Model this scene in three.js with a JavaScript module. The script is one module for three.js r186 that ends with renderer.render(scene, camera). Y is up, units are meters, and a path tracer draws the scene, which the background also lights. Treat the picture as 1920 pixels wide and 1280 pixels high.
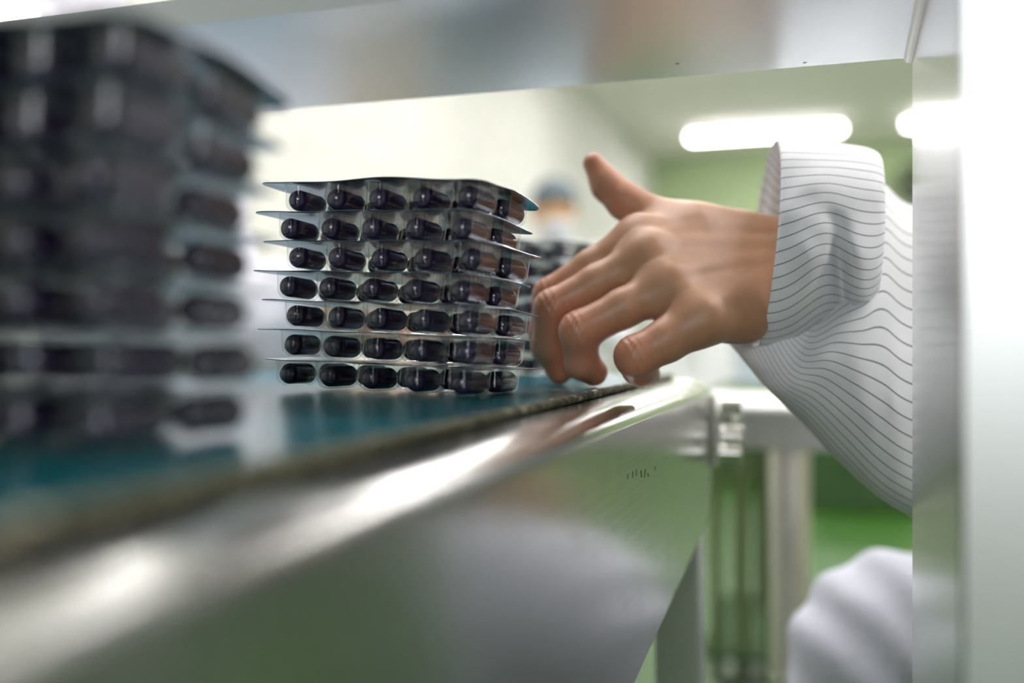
import * as THREE from 'three';
import { RoundedBoxGeometry } from 'three/addons/geometries/RoundedBoxGeometry.js';
import { mergeGeometries, mergeVertices } from 'three/addons/utils/BufferGeometryUtils.js';
import { ImprovedNoise } from 'three/addons/math/ImprovedNoise.js';
import { RectAreaLightUniformsLib } from 'three/addons/lights/RectAreaLightUniformsLib.js';

// ------------------------------------------------------------------ camera, light, exposure
const BELT = 0.700;                 // height of the conveyor belt's upper face
const EYE = BELT + 0.027;           // the lens is a finger's breadth above the belt
const F = 1870;                     // focal length in pixels of the 1920 x 1280 frame
const PSI = THREE.MathUtils.degToRad(18.6), CS = Math.cos(PSI), SN = Math.sin(PSI);
const scene = new THREE.Scene();
scene.background = new THREE.Color(0x0a0b0a);
const camera = new THREE.PerspectiveCamera(2 * Math.atan(640 / F) * 180 / Math.PI, 1.5, 0.01, 60);
camera.position.set(0, EYE, 0);
camera.rotation.y = PSI;
camera.setViewOffset(1920, 1280, 0, 10, 1920, 1280);
camera.focus = 0.475;
camera.userData.fStop = 2.7;
camera.updateProjectionMatrix();
camera.updateMatrixWorld(true);
const renderer = new THREE.WebGLRenderer();
renderer.toneMapping = THREE.LinearToneMapping;
renderer.toneMappingExposure = 1.75;
renderer.shadowMap.enabled = true;
RectAreaLightUniformsLib.init();
function lampTint() { return new THREE.Color().setRGB(1.0, 0.955, 0.96); }
const LAMP_POWER = 46, LAMP_COLOR = lampTint();

// ------------------------------------------------------------------ helpers
let seed = 7;
const rnd = () => { seed = (seed * 1664525 + 1013904223) >>> 0; return seed / 4294967296; };
const noise = new ImprovedNoise();
const V = (x, y, z) => new THREE.Vector3(x, y, z);
// a surveyed point: image column and row plus its distance along the lens axis in metres
function at(px, py, z) { const X = (px - 960) / F * z; return V(X * CS - z * SN, EYE + (630 - py) / F * z, -(X * SN + z * CS)); }
const taken = {};
function numbered(name) { const n = taken[name] = (taken[name] ?? -1) + 1; return n ? `${name}_${String(n).padStart(3, '0')}` : name; }
function shade(o) { o.castShadow = true; o.receiveShadow = true; return o; }
function part(name, geo, mat, parent) { const m = shade(new THREE.Mesh(geo, mat)); m.name = name; parent.add(m); return m; }
function thing(name, label, category, pos = [0, 0, 0], group) {
  const g = new THREE.Group(); g.name = numbered(name); g.position.set(...pos); g.userData = { label, category };
  if (group) g.userData.group = group; scene.add(g); return g;
}
function struct(name, geo, mat) { const m = shade(new THREE.Mesh(geo, mat)); m.name = name; m.userData = { kind: 'structure' }; scene.add(m); return m; }
function box(w, h, d, x, y, z, r = 0) { const g = r ? new RoundedBoxGeometry(w, h, d, 2, r) : new THREE.BoxGeometry(w, h, d); g.translate(x, y, z); return g; }
function tubeAlong(a, b, r, seg = 20, r2 = r) {
  const L = a.distanceTo(b), g = new THREE.CylinderGeometry(r2, r, L, seg); g.translate(0, L / 2, 0);
  g.applyQuaternion(new THREE.Quaternion().setFromUnitVectors(V(0, 1, 0), b.clone().sub(a).normalize())); g.translate(a.x, a.y, a.z); return g;
}
function dataTex(w, h, fn, srgb) {
  const d = new Uint8Array(w * h * 4);
  for (let y = 0; y < h; y++) for (let x = 0; x < w; x++) { const c = fn(x, y), i = (y * w + x) * 4; d[i] = c[0]; d[i + 1] = c[1]; d[i + 2] = c[2]; d[i + 3] = 255; }
  const t = new THREE.DataTexture(d, w, h); t.wrapS = t.wrapT = THREE.RepeatWrapping; t.magFilter = THREE.LinearFilter; t.minFilter = THREE.LinearFilter;
  if (srgb) t.colorSpace = THREE.SRGBColorSpace; t.needsUpdate = true; return t;
}
function rep(t, a, b) { const c = t.clone(); c.repeat.set(a, b); c.needsUpdate = true; return c; }
// planar uv in metres from the dominant axis of each face normal
function uvMetres(g, s = 1) {
  g = g.index ? g.toNonIndexed() : g; const p = g.attributes.position, n = g.attributes.normal, uv = new Float32Array(p.count * 2);
  for (let i = 0; i < p.count; i++) {
    const ax = Math.abs(n.getX(i)), ay = Math.abs(n.getY(i)), az = Math.abs(n.getZ(i)); let u, v;
    if (ay >= ax && ay >= az) { u = p.getX(i); v = p.getZ(i); } else if (ax >= az) { u = p.getZ(i); v = p.getY(i); } else { u = p.getX(i); v = p.getY(i); }
    uv[2 * i] = u * s; uv[2 * i + 1] = v * s;
  }
  g.setAttribute('uv', new THREE.BufferAttribute(uv, 2)); return g;
}

// ------------------------------------------------------------------ signed distance bodies, meshed by surface nets
const clamp = (x, a, b) => x < a ? a : x > b ? b : x;
function cone(p, b) {   // tapered capsule between b.a and b.b
  const ax = b.a.x, ay = b.a.y, az = b.a.z, dx = b.b.x - ax, dy = b.b.y - ay, dz = b.b.z - az;
  const h = clamp(((p.x - ax) * dx + (p.y - ay) * dy + (p.z - az) * dz) / (dx * dx + dy * dy + dz * dz + 1e-12), 0, 1);
  const x = p.x - ax - dx * h, y = p.y - ay - dy * h, z = p.z - az - dz * h;
  return Math.sqrt(x * x + y * y + z * z) - (b.ra + (b.rb - b.ra) * h);
}
const smin = (a, b, k) => { const h = clamp(0.5 + 0.5 * (b - a) / k, 0, 1); return b + (a - b) * h - k * h * (1 - h); };
const bone = (a, b, ra, rb = ra) => ({ a, b, ra, rb });
const chain = (p, bs, k) => { let d = cone(p, bs[0]); for (let i = 1; i < bs.length; i++) d = smin(d, cone(p, bs[i]), k); return d; };
function surfaceNets(fn, lo, hi, cell) {
  const nx = Math.ceil((hi.x - lo.x) / cell) + 1, ny = Math.ceil((hi.y - lo.y) / cell) + 1, nz = Math.ceil((hi.z - lo.z) / cell) + 1;
  const val = new Float32Array(nx * ny * nz), p = V(0, 0, 0), id = (i, j, k) => i + nx * (j + ny * k);
  for (let k = 0; k < nz; k++) for (let j = 0; j < ny; j++) for (let i = 0; i < nx; i++) val[id(i, j, k)] = fn(p.set(lo.x + i * cell, lo.y + j * cell, lo.z + k * cell));
  const vert = new Int32Array(nx * ny * nz).fill(-1), pos = [], idx = [];
  const C = [[0, 0, 0], [1, 0, 0], [0, 1, 0], [1, 1, 0], [0, 0, 1], [1, 0, 1], [0, 1, 1], [1, 1, 1]];
  const E = [[0, 1], [2, 3], [4, 5], [6, 7], [0, 2], [1, 3], [4, 6], [5, 7], [0, 4], [1, 5], [2, 6], [3, 7]];
  for (let k = 0; k < nz - 1; k++) for (let j = 0; j < ny - 1; j++) for (let i = 0; i < nx - 1; i++) {
    const v = C.map((c) => val[id(i + c[0], j + c[1], k + c[2])]);
    let n = 0, x = 0, y = 0, z = 0;
    for (const [a, b] of E) if ((v[a] < 0) !== (v[b] < 0)) { const t = v[a] / (v[a] - v[b]); n++; x += C[a][0] + t * (C[b][0] - C[a][0]); y += C[a][1] + t * (C[b][1] - C[a][1]); z += C[a][2] + t * (C[b][2] - C[a][2]); }
    if (n) { vert[id(i, j, k)] = pos.length / 3; pos.push(lo.x + (i + x / n) * cell, lo.y + (j + y / n) * cell, lo.z + (k + z / n) * cell); }
  }
  const quad = (a, b, c, d, flip) => { if (a < 0 || b < 0 || c < 0 || d < 0) return; if (flip) idx.push(a, c, b, a, d, c); else idx.push(a, b, c, a, c, d); };
  for (let k = 1; k < nz - 1; k++) for (let j = 1; j < ny - 1; j++) for (let i = 1; i < nx - 1; i++) {
    const o = val[id(i, j, k)] < 0;
    if (o !== (val[id(i + 1, j, k)] < 0)) quad(vert[id(i, j - 1, k - 1)], vert[id(i, j, k - 1)], vert[id(i, j, k)], vert[id(i, j - 1, k)], !o);
    if (o !== (val[id(i, j + 1, k)] < 0)) quad(vert[id(i - 1, j, k - 1)], vert[id(i - 1, j, k)], vert[id(i, j, k)], vert[id(i, j, k - 1)], !o);
    if (o !== (val[id(i, j, k + 1)] < 0)) quad(vert[id(i - 1, j - 1, k)], vert[id(i, j - 1, k)], vert[id(i, j, k)], vert[id(i - 1, j, k)], !o);
  }
  const nor = new Float32Array(pos.length), e = cell * 0.6, q = V(0, 0, 0);
  for (let i = 0; i < pos.length; i += 3) {
    const f = (dx, dy, dz) => fn(q.set(pos[i] + dx, pos[i + 1] + dy, pos[i + 2] + dz));
    const gx = f(e, 0, 0) - f(-e, 0, 0), gy = f(0, e, 0) - f(0, -e, 0), gz = f(0, 0, e) - f(0, 0, -e), l = Math.hypot(gx, gy, gz) || 1;
    nor[i] = gx / l; nor[i + 1] = gy / l; nor[i + 2] = gz / l;
  }
  const g = new THREE.BufferGeometry();
  g.setAttribute('position', new THREE.Float32BufferAttribute(pos, 3)); g.setAttribute('normal', new THREE.BufferAttribute(nor, 3)); g.setIndex(idx);
  return g;
}
function sdfMesh(bones, k, cell, extra) {
  const lo = V(1e9, 1e9, 1e9), hi = V(-1e9, -1e9, -1e9);
  for (const b of bones) for (const [c, r] of [[b.a, b.ra], [b.b, b.rb]]) { const m = r + cell * 3 + 0.004; lo.min(V(c.x - m, c.y - m, c.z - m)); hi.max(V(c.x + m, c.y + m, c.z + m)); }
  return surfaceNets((p) => chain(p, bones, k) + (extra ? extra(p) : 0), lo, hi, cell);
}

// ------------------------------------------------------------------ textures and materials
const fbm = (x, y, z, o = 4) => { let s = 0, a = 0.5; for (let i = 0; i < o; i++) { s += a * noise.noise(x, y, z); x *= 2.03; y *= 2.03; z *= 2.03; a *= 0.5; } return s; };
const loopNoise = (x, y, w, h, f, s, o) => { const a = x / w * 2 * Math.PI, b = y / h * 2 * Math.PI; return fbm(Math.cos(a) * f + s, Math.sin(a) * f + Math.cos(b) * f, Math.sin(b) * f + s * 2, o); };
const brushRows = Array.from({ length: 256 }, () => rnd());
const brushed = dataTex(256, 256, (x, y) => { const v = 128 + (brushRows[y] - 0.5) * 70 + loopNoise(x, y, 256, 256, 1.2, 3, 3) * 60; return [v, v, v]; });
const brushRough = dataTex(256, 256, (x, y) => { const v = 205 + (brushRows[(y * 7) % 256] - 0.5) * 50 + loopNoise(x, y, 256, 256, 1.4, 9, 4) * 60; return [v, clamp(v, 0, 255), v]; });
const mottled = dataTex(256, 256, (x, y) => { const v = clamp(236 + loopNoise(x, y, 256, 256, 2.2, 5, 5) * 34, 0, 255); return [v, v, v]; }, true);
const weave = dataTex(64, 64, (x, y) => { const v = 120 + 50 * Math.sin(x / 64 * Math.PI * 32) * Math.sin(y / 64 * Math.PI * 32) + rnd() * 40; return [v, v, v]; });
const stripes = dataTex(4, 128, (x, y) => { const d = Math.abs(y - 64); return d < 5 ? [112, 116, 128] : d < 7 ? [175, 178, 186] : [238, 239, 242]; }, true);
const std = (o) => new THREE.MeshStandardMaterial(o), phy = (o) => new THREE.MeshPhysicalMaterial(o);
const lin = (r, g, b) => new THREE.Color().setRGB(r, g, b);
const M = {
  steelPanel: std({ color: lin(0.47, 0.47, 0.455), metalness: 1, roughness: 0.24, roughnessMap: rep(brushRough, 6, 6), bumpMap: rep(brushed, 4, 4), bumpScale: 0.000006 }),
  steelShelf: std({ color: lin(0.72, 0.76, 0.80), metalness: 1, roughness: 0.36 }),
  steelPost: std({ color: lin(0.80, 0.81, 0.82), metalness: 1, roughness: 0.20 }),
  steelSatin: std({ color: lin(0.80, 0.80, 0.80), metalness: 1, roughness: 0.42, bumpMap: rep(brushed, 3, 3), bumpScale: 0.00001 }),
  steelDull: std({ color: lin(0.55, 0.55, 0.53), metalness: 1, roughness: 0.38 }),
  bolt: std({ color: lin(0.72, 0.71, 0.68), metalness: 1, roughness: 0.2 }),
  belt: phy({ color: lin(0.0, 0.145, 0.19), roughness: 0.22, bumpMap: rep(weave, 90, 90), bumpScale: 0.00002, clearcoat: 0.3, clearcoatRoughness: 0.16, map: rep(mottled, 3, 3) }),
  beltEdge: std({ vertexColors: true, roughness: 0.9 }),
  black: std({ color: 0x1b1c1d, roughness: 0.5 }),
  foil: phy({ color: lin(0.43, 0.48, 0.55), metalness: 0.9, roughness: 0.27, clearcoat: 0.6, clearcoatRoughness: 0.06, bumpMap: rep(weave, 12, 7), bumpScale: 0.00003 }),
  pvc: phy({ color: lin(0.93, 0.95, 0.95), transmission: 1, thickness: 0, roughness: 0.03, ior: 1.6, side: THREE.DoubleSide }),
  capsule: phy({ color: lin(0.025, 0.011, 0.047), roughness: 0.11, clearcoat: 0.6, clearcoatRoughness: 0.08, ior: 1.5 }),
  skin: phy({ vertexColors: true, roughness: 0.46, sheen: 0.25, sheenColor: lin(0.8, 0.5, 0.4), sheenRoughness: 0.5 }),
  cloth: std({ color: 0xdcdee6, roughness: 0.9 }),
  clothTrousers: std({ color: 0xc2c5d1, roughness: 0.9 }),
  trolleyPaint: std({ color: 0x4f5c36, roughness: 0.45 }),
  clothLilac: std({ color: 0xe6e5f0, roughness: 0.9 }),
  clothStripe: phy({ color: 0xffffff, map: stripes, roughness: 0.88, transmission: 0.12, thickness: 0, side: THREE.DoubleSide }),
  capGrey: std({ color: 0x59646a, roughness: 0.9 }),
  mask: std({ color: 0xc9ced4, roughness: 0.9 }),
  hair: std({ color: 0x1c1512, roughness: 0.6 }),
  shoe: std({ color: 0xe4e4e2, roughness: 0.6 }),
  wallWhite: std({ color: 0xe2e2dc, roughness: 0.85, map: rep(mottled, 1, 1) }),
  wallGreen: std({ color: 0xa5b98c, roughness: 0.7, map: rep(mottled, 1, 1) }),
  wallPale: std({ color: 0xb9bbb0, roughness: 0.85 }),
  wallGrey: std({ color: 0x74766f, roughness: 0.85 }),
  pane: std({ color: 0xffffff, emissive: lin(0.93, 0.97, 1.0), emissiveIntensity: 2.3, roughness: 0.6 }),
  frameWhite: std({ color: 0xe8e8e4, roughness: 0.5 }),
  tableWhite: std({ color: 0xf6f6f4, roughness: 0.35 }),
  binGreen: std({ color: 0x2c4a22, roughness: 0.85 }),
  wallCream: std({ color: 0xe3e0d2, roughness: 0.85 }),
  ceiling: std({ color: 0xf1eee9, roughness: 0.85 }),
  floor: phy({ color: lin(0.030, 0.108, 0.009), roughness: 0.40, map: rep(mottled, 0.7, 0.7) }),
  lampBody: std({ color: 0xf2f3f0, roughness: 0.5 }),
  tube: std({ color: 0xffffff, emissive: LAMP_COLOR, emissiveIntensity: 18 }),
  cabinet: std({ color: 0xe9ecee, roughness: 0.45 }),
  cabinetDoor: std({ color: 0xb9c6d6, roughness: 0.4 }),
  pipe: std({ color: lin(0.62, 0.60, 0.53), metalness: 0.7, roughness: 0.3 }),
  green: std({ color: 0x6f9a4d, roughness: 0.35 }),
  stool: std({ color: 0xd9d6cb, roughness: 0.5 }),
};

// ------------------------------------------------------------------ the room
const RX0 = -1.8, RX1 = 3.3, RZ0 = -9.6, RZ1 = 3.0, CEIL = 2.45, T = 0.12;
struct('floor', uvMetres(box(RX1 - RX0 + 2 * T, T, RZ1 - RZ0 + 2 * T, (RX0 + RX1) / 2, -T / 2, (RZ0 + RZ1) / 2)), M.floor);
struct('ceiling', uvMetres(box(RX1 - RX0 + 2 * T, T, RZ1 - RZ0 + 2 * T, (RX0 + RX1) / 2, CEIL + T / 2, (RZ0 + RZ1) / 2)), M.ceiling);
struct('wall_left', uvMetres(box(T, CEIL, RZ1 - RZ0, RX0 - T / 2, CEIL / 2, (RZ0 + RZ1) / 2)), M.wallWhite);
struct('wall_right', uvMetres(box(T, CEIL, RZ1 - RZ0, RX1 + T / 2, CEIL / 2, (RZ0 + RZ1) / 2)), M.wallPale);
struct('wall_back', uvMetres(box(RX1 - RX0, CEIL, T, (RX0 + RX1) / 2, CEIL / 2, RZ0 - T / 2)), M.wallGreen);
struct('wall_front', uvMetres(box(RX1 - RX0, CEIL, T, (RX0 + RX1) / 2, CEIL / 2, RZ1 + T / 2)), M.wallGrey);
// frosted observation window in the wall behind the frame
{
  const wx = 0.55, wy = 1.62, ww = 1.5, wh = 1.05, zf = RZ1;
  const w = struct('window_1', mergeGeometries([box(ww + 0.12, 0.06, 0.05, wx, wy + wh / 2 + 0.03, zf - 0.025), box(ww + 0.12, 0.06, 0.05, wx, wy - wh / 2 - 0.03, zf - 0.025), ...[-1, 0, 1].map((k) => box(0.06, wh, 0.05, wx + k * (ww / 2 + 0.03) * (k ? 1 : 0), wy, zf - 0.025))]), M.frameWhite);
  for (const k of [-1, 1]) part('pane', box(ww / 2 - 0.03, wh, 0.008, wx + k * (ww / 4 + 0.015), wy, zf - 0.012), M.pane, w);
  const ra = new THREE.RectAreaLight(lin(0.93, 0.97, 1.0), 2.3, ww, wh); ra.position.set(wx, wy, zf - 0.06); ra.castShadow = true; scene.add(ra);   // faces into the room (-z)
}

// ceiling tubes: rows across the room
const LAMP_WHERE = ['in the row beside the green end wall', 'in the second row from the green wall', 'in the third row from the green wall', 'in the row before the conveyor end', 'in the row over the conveyor'];
[-8.43, -5.6, -3.9, -2.4, -0.95].forEach((z, row) => [-0.65, 1.04, 2.6].forEach((x, col) => {
  const where = ['nearest the white wall', 'middle of three', 'far from the white wall'][col];
  const l = thing('ceiling_lamp', `fluorescent tube lamp ${LAMP_WHERE[row]}, ${where}`, 'lamp', [x, CEIL, z], 'fluorescent tube lamps on the ceiling');
  part('housing', box(1.26, 0.035, 0.06, 0, -0.0175, 0, 0.006), M.lampBody, l);
  for (const s of [-1, 1]) part('socket', box(0.02, 0.045, 0.04, s * 0.61, -0.055, 0, 0.004), M.lampBody, l);
  const tb = new THREE.CylinderGeometry(0.018, 0.018, 1.2, 16); tb.rotateZ(Math.PI / 2); tb.translate(0, -0.06, 0);
  part('glowing_tube', tb, M.tube, l);
  const ra = new THREE.RectAreaLight(LAMP_COLOR, LAMP_POWER, 1.2, 0.05); ra.position.set(x, CEIL - 0.084, z); ra.rotation.x = -Math.PI / 2; ra.castShadow = true; scene.add(ra);
}));

// ------------------------------------------------------------------ conveyor
const conv = thing('conveyor', 'stainless steel conveyor with teal belt and polished side rail', 'conveyor', [0, 0, 0]);
const CZ1 = 0.75, CZ0 = -0.735, BX0 = -0.46, BX1 = -0.119;
{
  const L = CZ1 - CZ0, zc = (CZ0 + CZ1) / 2;
  // belt: top sheet curling over the end rollers
  const sh = new THREE.Shape(), r = 0.028, y = BELT;
  const pts = [];
  const arc = (cz, a0, a1, rr) => { for (let i = 0; i <= 10; i++) { const a = a0 + (a1 - a0) * i / 10; pts.push([cz + Math.cos(a) * rr, y - r + Math.sin(a) * rr]); } };
  arc(CZ1 - 0.03, -Math.PI / 2, Math.PI / 2, r); arc(CZ0 + 0.032, Math.PI / 2, Math.PI * 1.5, r);
  sh.moveTo(...pts[0]); pts.slice(1).forEach((p) => sh.lineTo(...p)); sh.closePath();
  const hole = new THREE.Path(); const q = pts.map(([a, b]) => { const c = a > 0 ? CZ1 - 0.03 : CZ0 + 0.032, l = Math.hypot(a - c, b - y + r); return [c + (a - c) / l * (r - 0.003), y - r + (b - y + r) / l * (r - 0.003)]; }).reverse();
  hole.moveTo(...q[0]); q.slice(1).forEach((p) => hole.lineTo(...p)); hole.closePath(); sh.holes.push(hole);
  const bg = new THREE.ExtrudeGeometry(sh, { depth: BX1 - BX0, bevelEnabled: false, curveSegments: 4 });
  bg.rotateY(-Math.PI / 2); bg.translate(BX1, 0, 0); bg.computeVertexNormals();
  part('belt', uvMetres(bg, 3), M.belt, conv);
  // worn, dirty cut edge of the belt
  for (const [name, xe, dir] of [['belt_edge', BX1, 1], ['belt_edge', BX0, -1]]) {
    const n = 560, pos = [], col = [], idx = [];
    for (let i = 0; i <= n; i++) {
      const z = CZ0 + 0.03 + (L - 0.06) * i / n, prof = [[-0.0015, 0.0001], [0.0002, 0.0005], [0.0018, -0.0002], [0.0022, -0.0016], [0.0016, -0.0032], [-0.0005, -0.0034]];
      prof.forEach(([dx, dy], k) => {
        const nn = noise.noise(z * 900, k * 1.7, 2) * 0.0007 + noise.noise(z * 260, k * 0.9, 5) * 0.0006;
        pos.push(xe + dir * (dx + nn), BELT + dy + nn * 0.5, z);
        const c = clamp(0.5 + 0.9 * noise.noise(z * 420, k * 2.1, 8) + 0.5 * noise.noise(z * 1300, k * 3, 1), 0, 1), w = noise.noise(z * 120, 3, k) > 0.28 ? 0.35 : 0;
        col.push(0.03 + 0.17 * c + w, 0.035 + 0.15 * c + w * 0.9, 0.025 + 0.085 * c + w * 0.7);
        if (i < n && k < 5) { const a = i * 6 + k; if (dir > 0) idx.push(a, a + 1, a + 6, a + 1, a + 7, a + 6); else idx.push(a, a + 6, a + 1, a + 1, a + 6, a + 7); }
      });
    }
    const g = new THREE.BufferGeometry(); g.setAttribute('position', new THREE.Float32BufferAttribute(pos, 3)); g.setAttribute('color', new THREE.Float32BufferAttribute(col, 3)); g.setIndex(idx); g.computeVertexNormals();
    const m = part(name, g, M.beltEdge, conv); if (dir > 0) m.userData.label = 'frayed dirty brown edge of the belt';
  }
  // slider bed
  part('slider_bed', box(BX1 - BX0 - 0.004, 0.006, L - 0.14, (BX0 + BX1) / 2, BELT - 0.0063, zc), M.steelDull, conv);
  // bent sheet rails: flat top, rounded nose, deep side sheet whose lower edge slopes
  const rail = (xe, dir) => {
    const prof = [[-0.004, 0.0036], [0.0045, 0.0040]];
    for (let i = 0; i <= 16; i++) { const a = Math.PI / 2 * i / 16; prof.push([0.0060 + 0.0190 * Math.sin(a), 0.0042 + 0.0100 * (1 - Math.cos(a))]); }
    const n = 60, pos = [], idx = [], W = prof.length + 6;
    for (let i = 0; i <= n; i++) {
      const z = CZ0 + L * i / n, low = 0.101 + (z - CZ0) * 0.119;
      const row = prof.map(([a, b]) => [a, b]);
      for (let k = 1; k <= 6; k++) row.push([0.025, 0.0142 + (low - 0.0142) * k / 6]);
      row.forEach(([a, b]) => pos.push(xe + dir * a, BELT - b, z));
      if (i < n) for (let k = 0; k < W - 1; k++) { const a = i * W + k; if (dir > 0) idx.push(a, a + W, a + 1, a + 1, a + W, a + W + 1); else idx.push(a, a + 1, a + W, a + 1, a + W + 1, a + W); }
    }
    const outer = new THREE.BufferGeometry(); outer.setAttribute('position', new THREE.Float32BufferAttribute(pos, 3)); outer.setIndex(idx); outer.computeVertexNormals();
    const inner = outer.clone(); const p = inner.attributes.position, nn = outer.attributes.normal;
    for (let i = 0; i < p.count; i++) p.setXYZ(i, p.getX(i) - nn.getX(i) * 0.0015, p.getY(i) - nn.getY(i) * 0.0015, p.getZ(i));
    const ii = inner.index.array; for (let i = 0; i < ii.length; i += 3) { const t = ii[i]; ii[i] = ii[i + 1]; ii[i + 1] = t; }
    for (let i = 0; i < nn.count; i++) inner.attributes.normal.setXYZ(i, -nn.getX(i), -nn.getY(i), -nn.getZ(i));
    return uvMetres(mergeGeometries([outer, inner]));
  };
  const sr = part('side_rail', rail(BX1, 1), M.steelPanel, conv); sr.userData.label = 'polished bent steel side rail with rounded top edge';
  part('side_rail', rail(BX0, -1), M.steelPanel, conv);
  // fine scratches on the near rail sheet
  const marks = [[1178, 893, 10, -0.3], [1187, 889, 12, -0.2], [1194, 886, 12, -0.25], [1203, 888, 14, 0.3], [1210, 887, 16, -0.45], [1216, 890, 8, 0.6], [1229, 878, 8, -0.5]];
  for (const [px, py, len, tl] of marks) {
    const zc2 = F * 0.094 / (CS * (1590 - px)), c = at(px, py, zc2 * 1.0), g = box(0.0002, len * zc2 / F, 0.0004, 0, 0, 0); g.rotateX(tl); g.translate(BX1 + 0.0251, c.y, c.z);
    part('scratch', g, M.black, sr);
  }
  // end rollers, cross members, legs, belt tensioner
  for (const z of [CZ0 + 0.032, CZ1 - 0.03]) part('roller', tubeAlong(V(BX0 - 0.015, BELT - 0.028, z), V(BX1 + 0.015, BELT - 0.028, z), 0.0245, 28), M.steelDull, conv);
  for (const z of [-0.717, 0.55]) {
    for (const x of [BX0 - 0.004, BX1 + 0.005]) part('leg', box(0.032, BELT - 0.06, 0.032, x, (BELT - 0.06) / 2, z, 0.003), M.steelDull, conv);
    part('cross_member', box(BX1 - BX0 - 0.06, 0.03, 0.03, (BX0 + BX1) / 2, BELT - 0.09, z, 0.003), M.steelDull, conv);
  }
  const tb = part('belt_tensioner', box(0.003, 0.052, 0.016, BX1 + 0.027, BELT - 0.042, CZ0 - 0.004, 0.001), M.bolt, conv);
  for (const [dy, dz, r] of [[-0.024, -0.008, 0.0075], [-0.047, -0.016, 0.0085], [-0.058, -0.002, 0.007]]) {
    const a = V(BX1 + 0.031, BELT + dy, CZ0 + dz), b = V(BX1 + 0.046, BELT + dy, CZ0 + dz);
    part('bolt', tubeAlong(a, b, r, 6), M.bolt, tb);
  }
  part('bolt', tubeAlong(V(BX1 + 0.034, BELT - 0.036, CZ0 - 0.02), V(BX1 + 0.034, BELT - 0.036, CZ0 - 0.07), 0.005, 12), M.bolt, tb);
}

// ------------------------------------------------------------------ steel machine frame: posts and overhead shelf
const frame = thing('machine_frame', 'stainless steel frame with wide post and flat overhead plate bridging the belt', 'machine frame');
{
  const PX = 0.0296, SY = EYE + 0.135, zf = -0.520, zn = -0.298, zs = -0.366;
  const post = uvMetres(box(0.09, 1.5, zn - zf, PX + 0.045, 0.75, (zn + zf) / 2, 0.0025));
  const po = part('post', post, M.steelPost, frame);
  part('face_sheet', uvMetres(box(0.0884, 1.496, 0.0012, PX + 0.045, 0.75, zn + 0.0006)), M.steelSatin, po).userData.label = 'satin steel sheet on the face of the post';
  const post2 = uvMetres(box(0.06, 1.5, zs - zf, -0.53, 0.75, (zs + zf) / 2, 0.0025));
  part('post', post2, M.steelPost, frame);
  const plate = uvMetres(box(0.53 + PX, 0.012, zs - zf, (PX - 0.53) / 2, SY + 0.006, (zs + zf) / 2));
  part('overhead_plate', plate, M.steelShelf, frame).userData.label = 'brushed steel plate seen from below';
  part('weld_seam', tubeAlong(V(PX - 0.0015, SY - 0.001, zf + 0.002), V(PX - 0.0015, SY - 0.001, zs - 0.002), 0.0022, 10), M.steelDull, frame);
  for (const [x, z] of [[-0.02, -0.513], [-0.08, -0.495], [-0.3, -0.40]]) part('rivet', new THREE.SphereGeometry(0.0011, 10, 6).scale(1, 0.4, 1).translate(x, SY, z), M.steelDull, frame);
}

// ------------------------------------------------------------------ blister packs
const PL = 0.124, PW = 0.064, PD = 0.0125, PITCH = 0.0237, PU = 0.0128, PV = 0.026;
function roundedRect(hx, hz, r, n) { const out = []; for (let c = 0; c < 4; c++) for (let i = 0; i <= n; i++) { const a = Math.PI / 2 * (c + i / n), sx = [1, -1, -1, 1][c], sz = [1, 1, -1, -1][c]; out.push([sx * (hx - r) + Math.cos(a) * r, sz * (hz - r) + Math.sin(a) * r]); } return out; }
function pocketGeo() {   // thermoformed cup, open at the top, y from 0 (flange) down to -PD
  const lv = [[0, 0, 0.0046], [0.0006, 0.0004, 0.0044]], R = 0.0046;
  lv.push([PD - R, 0.0008, 0.0042]);
  for (let i = 1; i <= 6; i++) { const a = Math.PI / 2 * i / 6; lv.push([PD - R + R * Math.sin(a), 0.0008 + R * (1 - Math.cos(a)), Math.max(0.0042 - R * (1 - Math.cos(a)), 0.0006)]); }
  const n = 6, rings = lv.map(([y, ins, r]) => roundedRect(PU / 2 - ins, PV / 2 - ins, r, n).map(([x, z]) => [x, -y, z])), W = rings[0].length, pos = [], idx = [];
  rings.forEach((ring) => ring.forEach((p) => pos.push(...p)));
  for (let j = 0; j < rings.length - 1; j++) for (let i = 0; i < W; i++) { const a = j * W + i, b = j * W + (i + 1) % W; idx.push(a, b, a + W, b, b + W, a + W); }
  pos.push(0, -PD, 0); const c = pos.length / 3 - 1, o = (rings.length - 1) * W; for (let i = 0; i < W; i++) idx.push(o + i, o + (i + 1) % W, c);
  const g = new THREE.BufferGeometry(); g.setAttribute('position', new THREE.Float32BufferAttribute(pos, 3)); g.setIndex(idx); g.computeVertexNormals(); return g;
}
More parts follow.
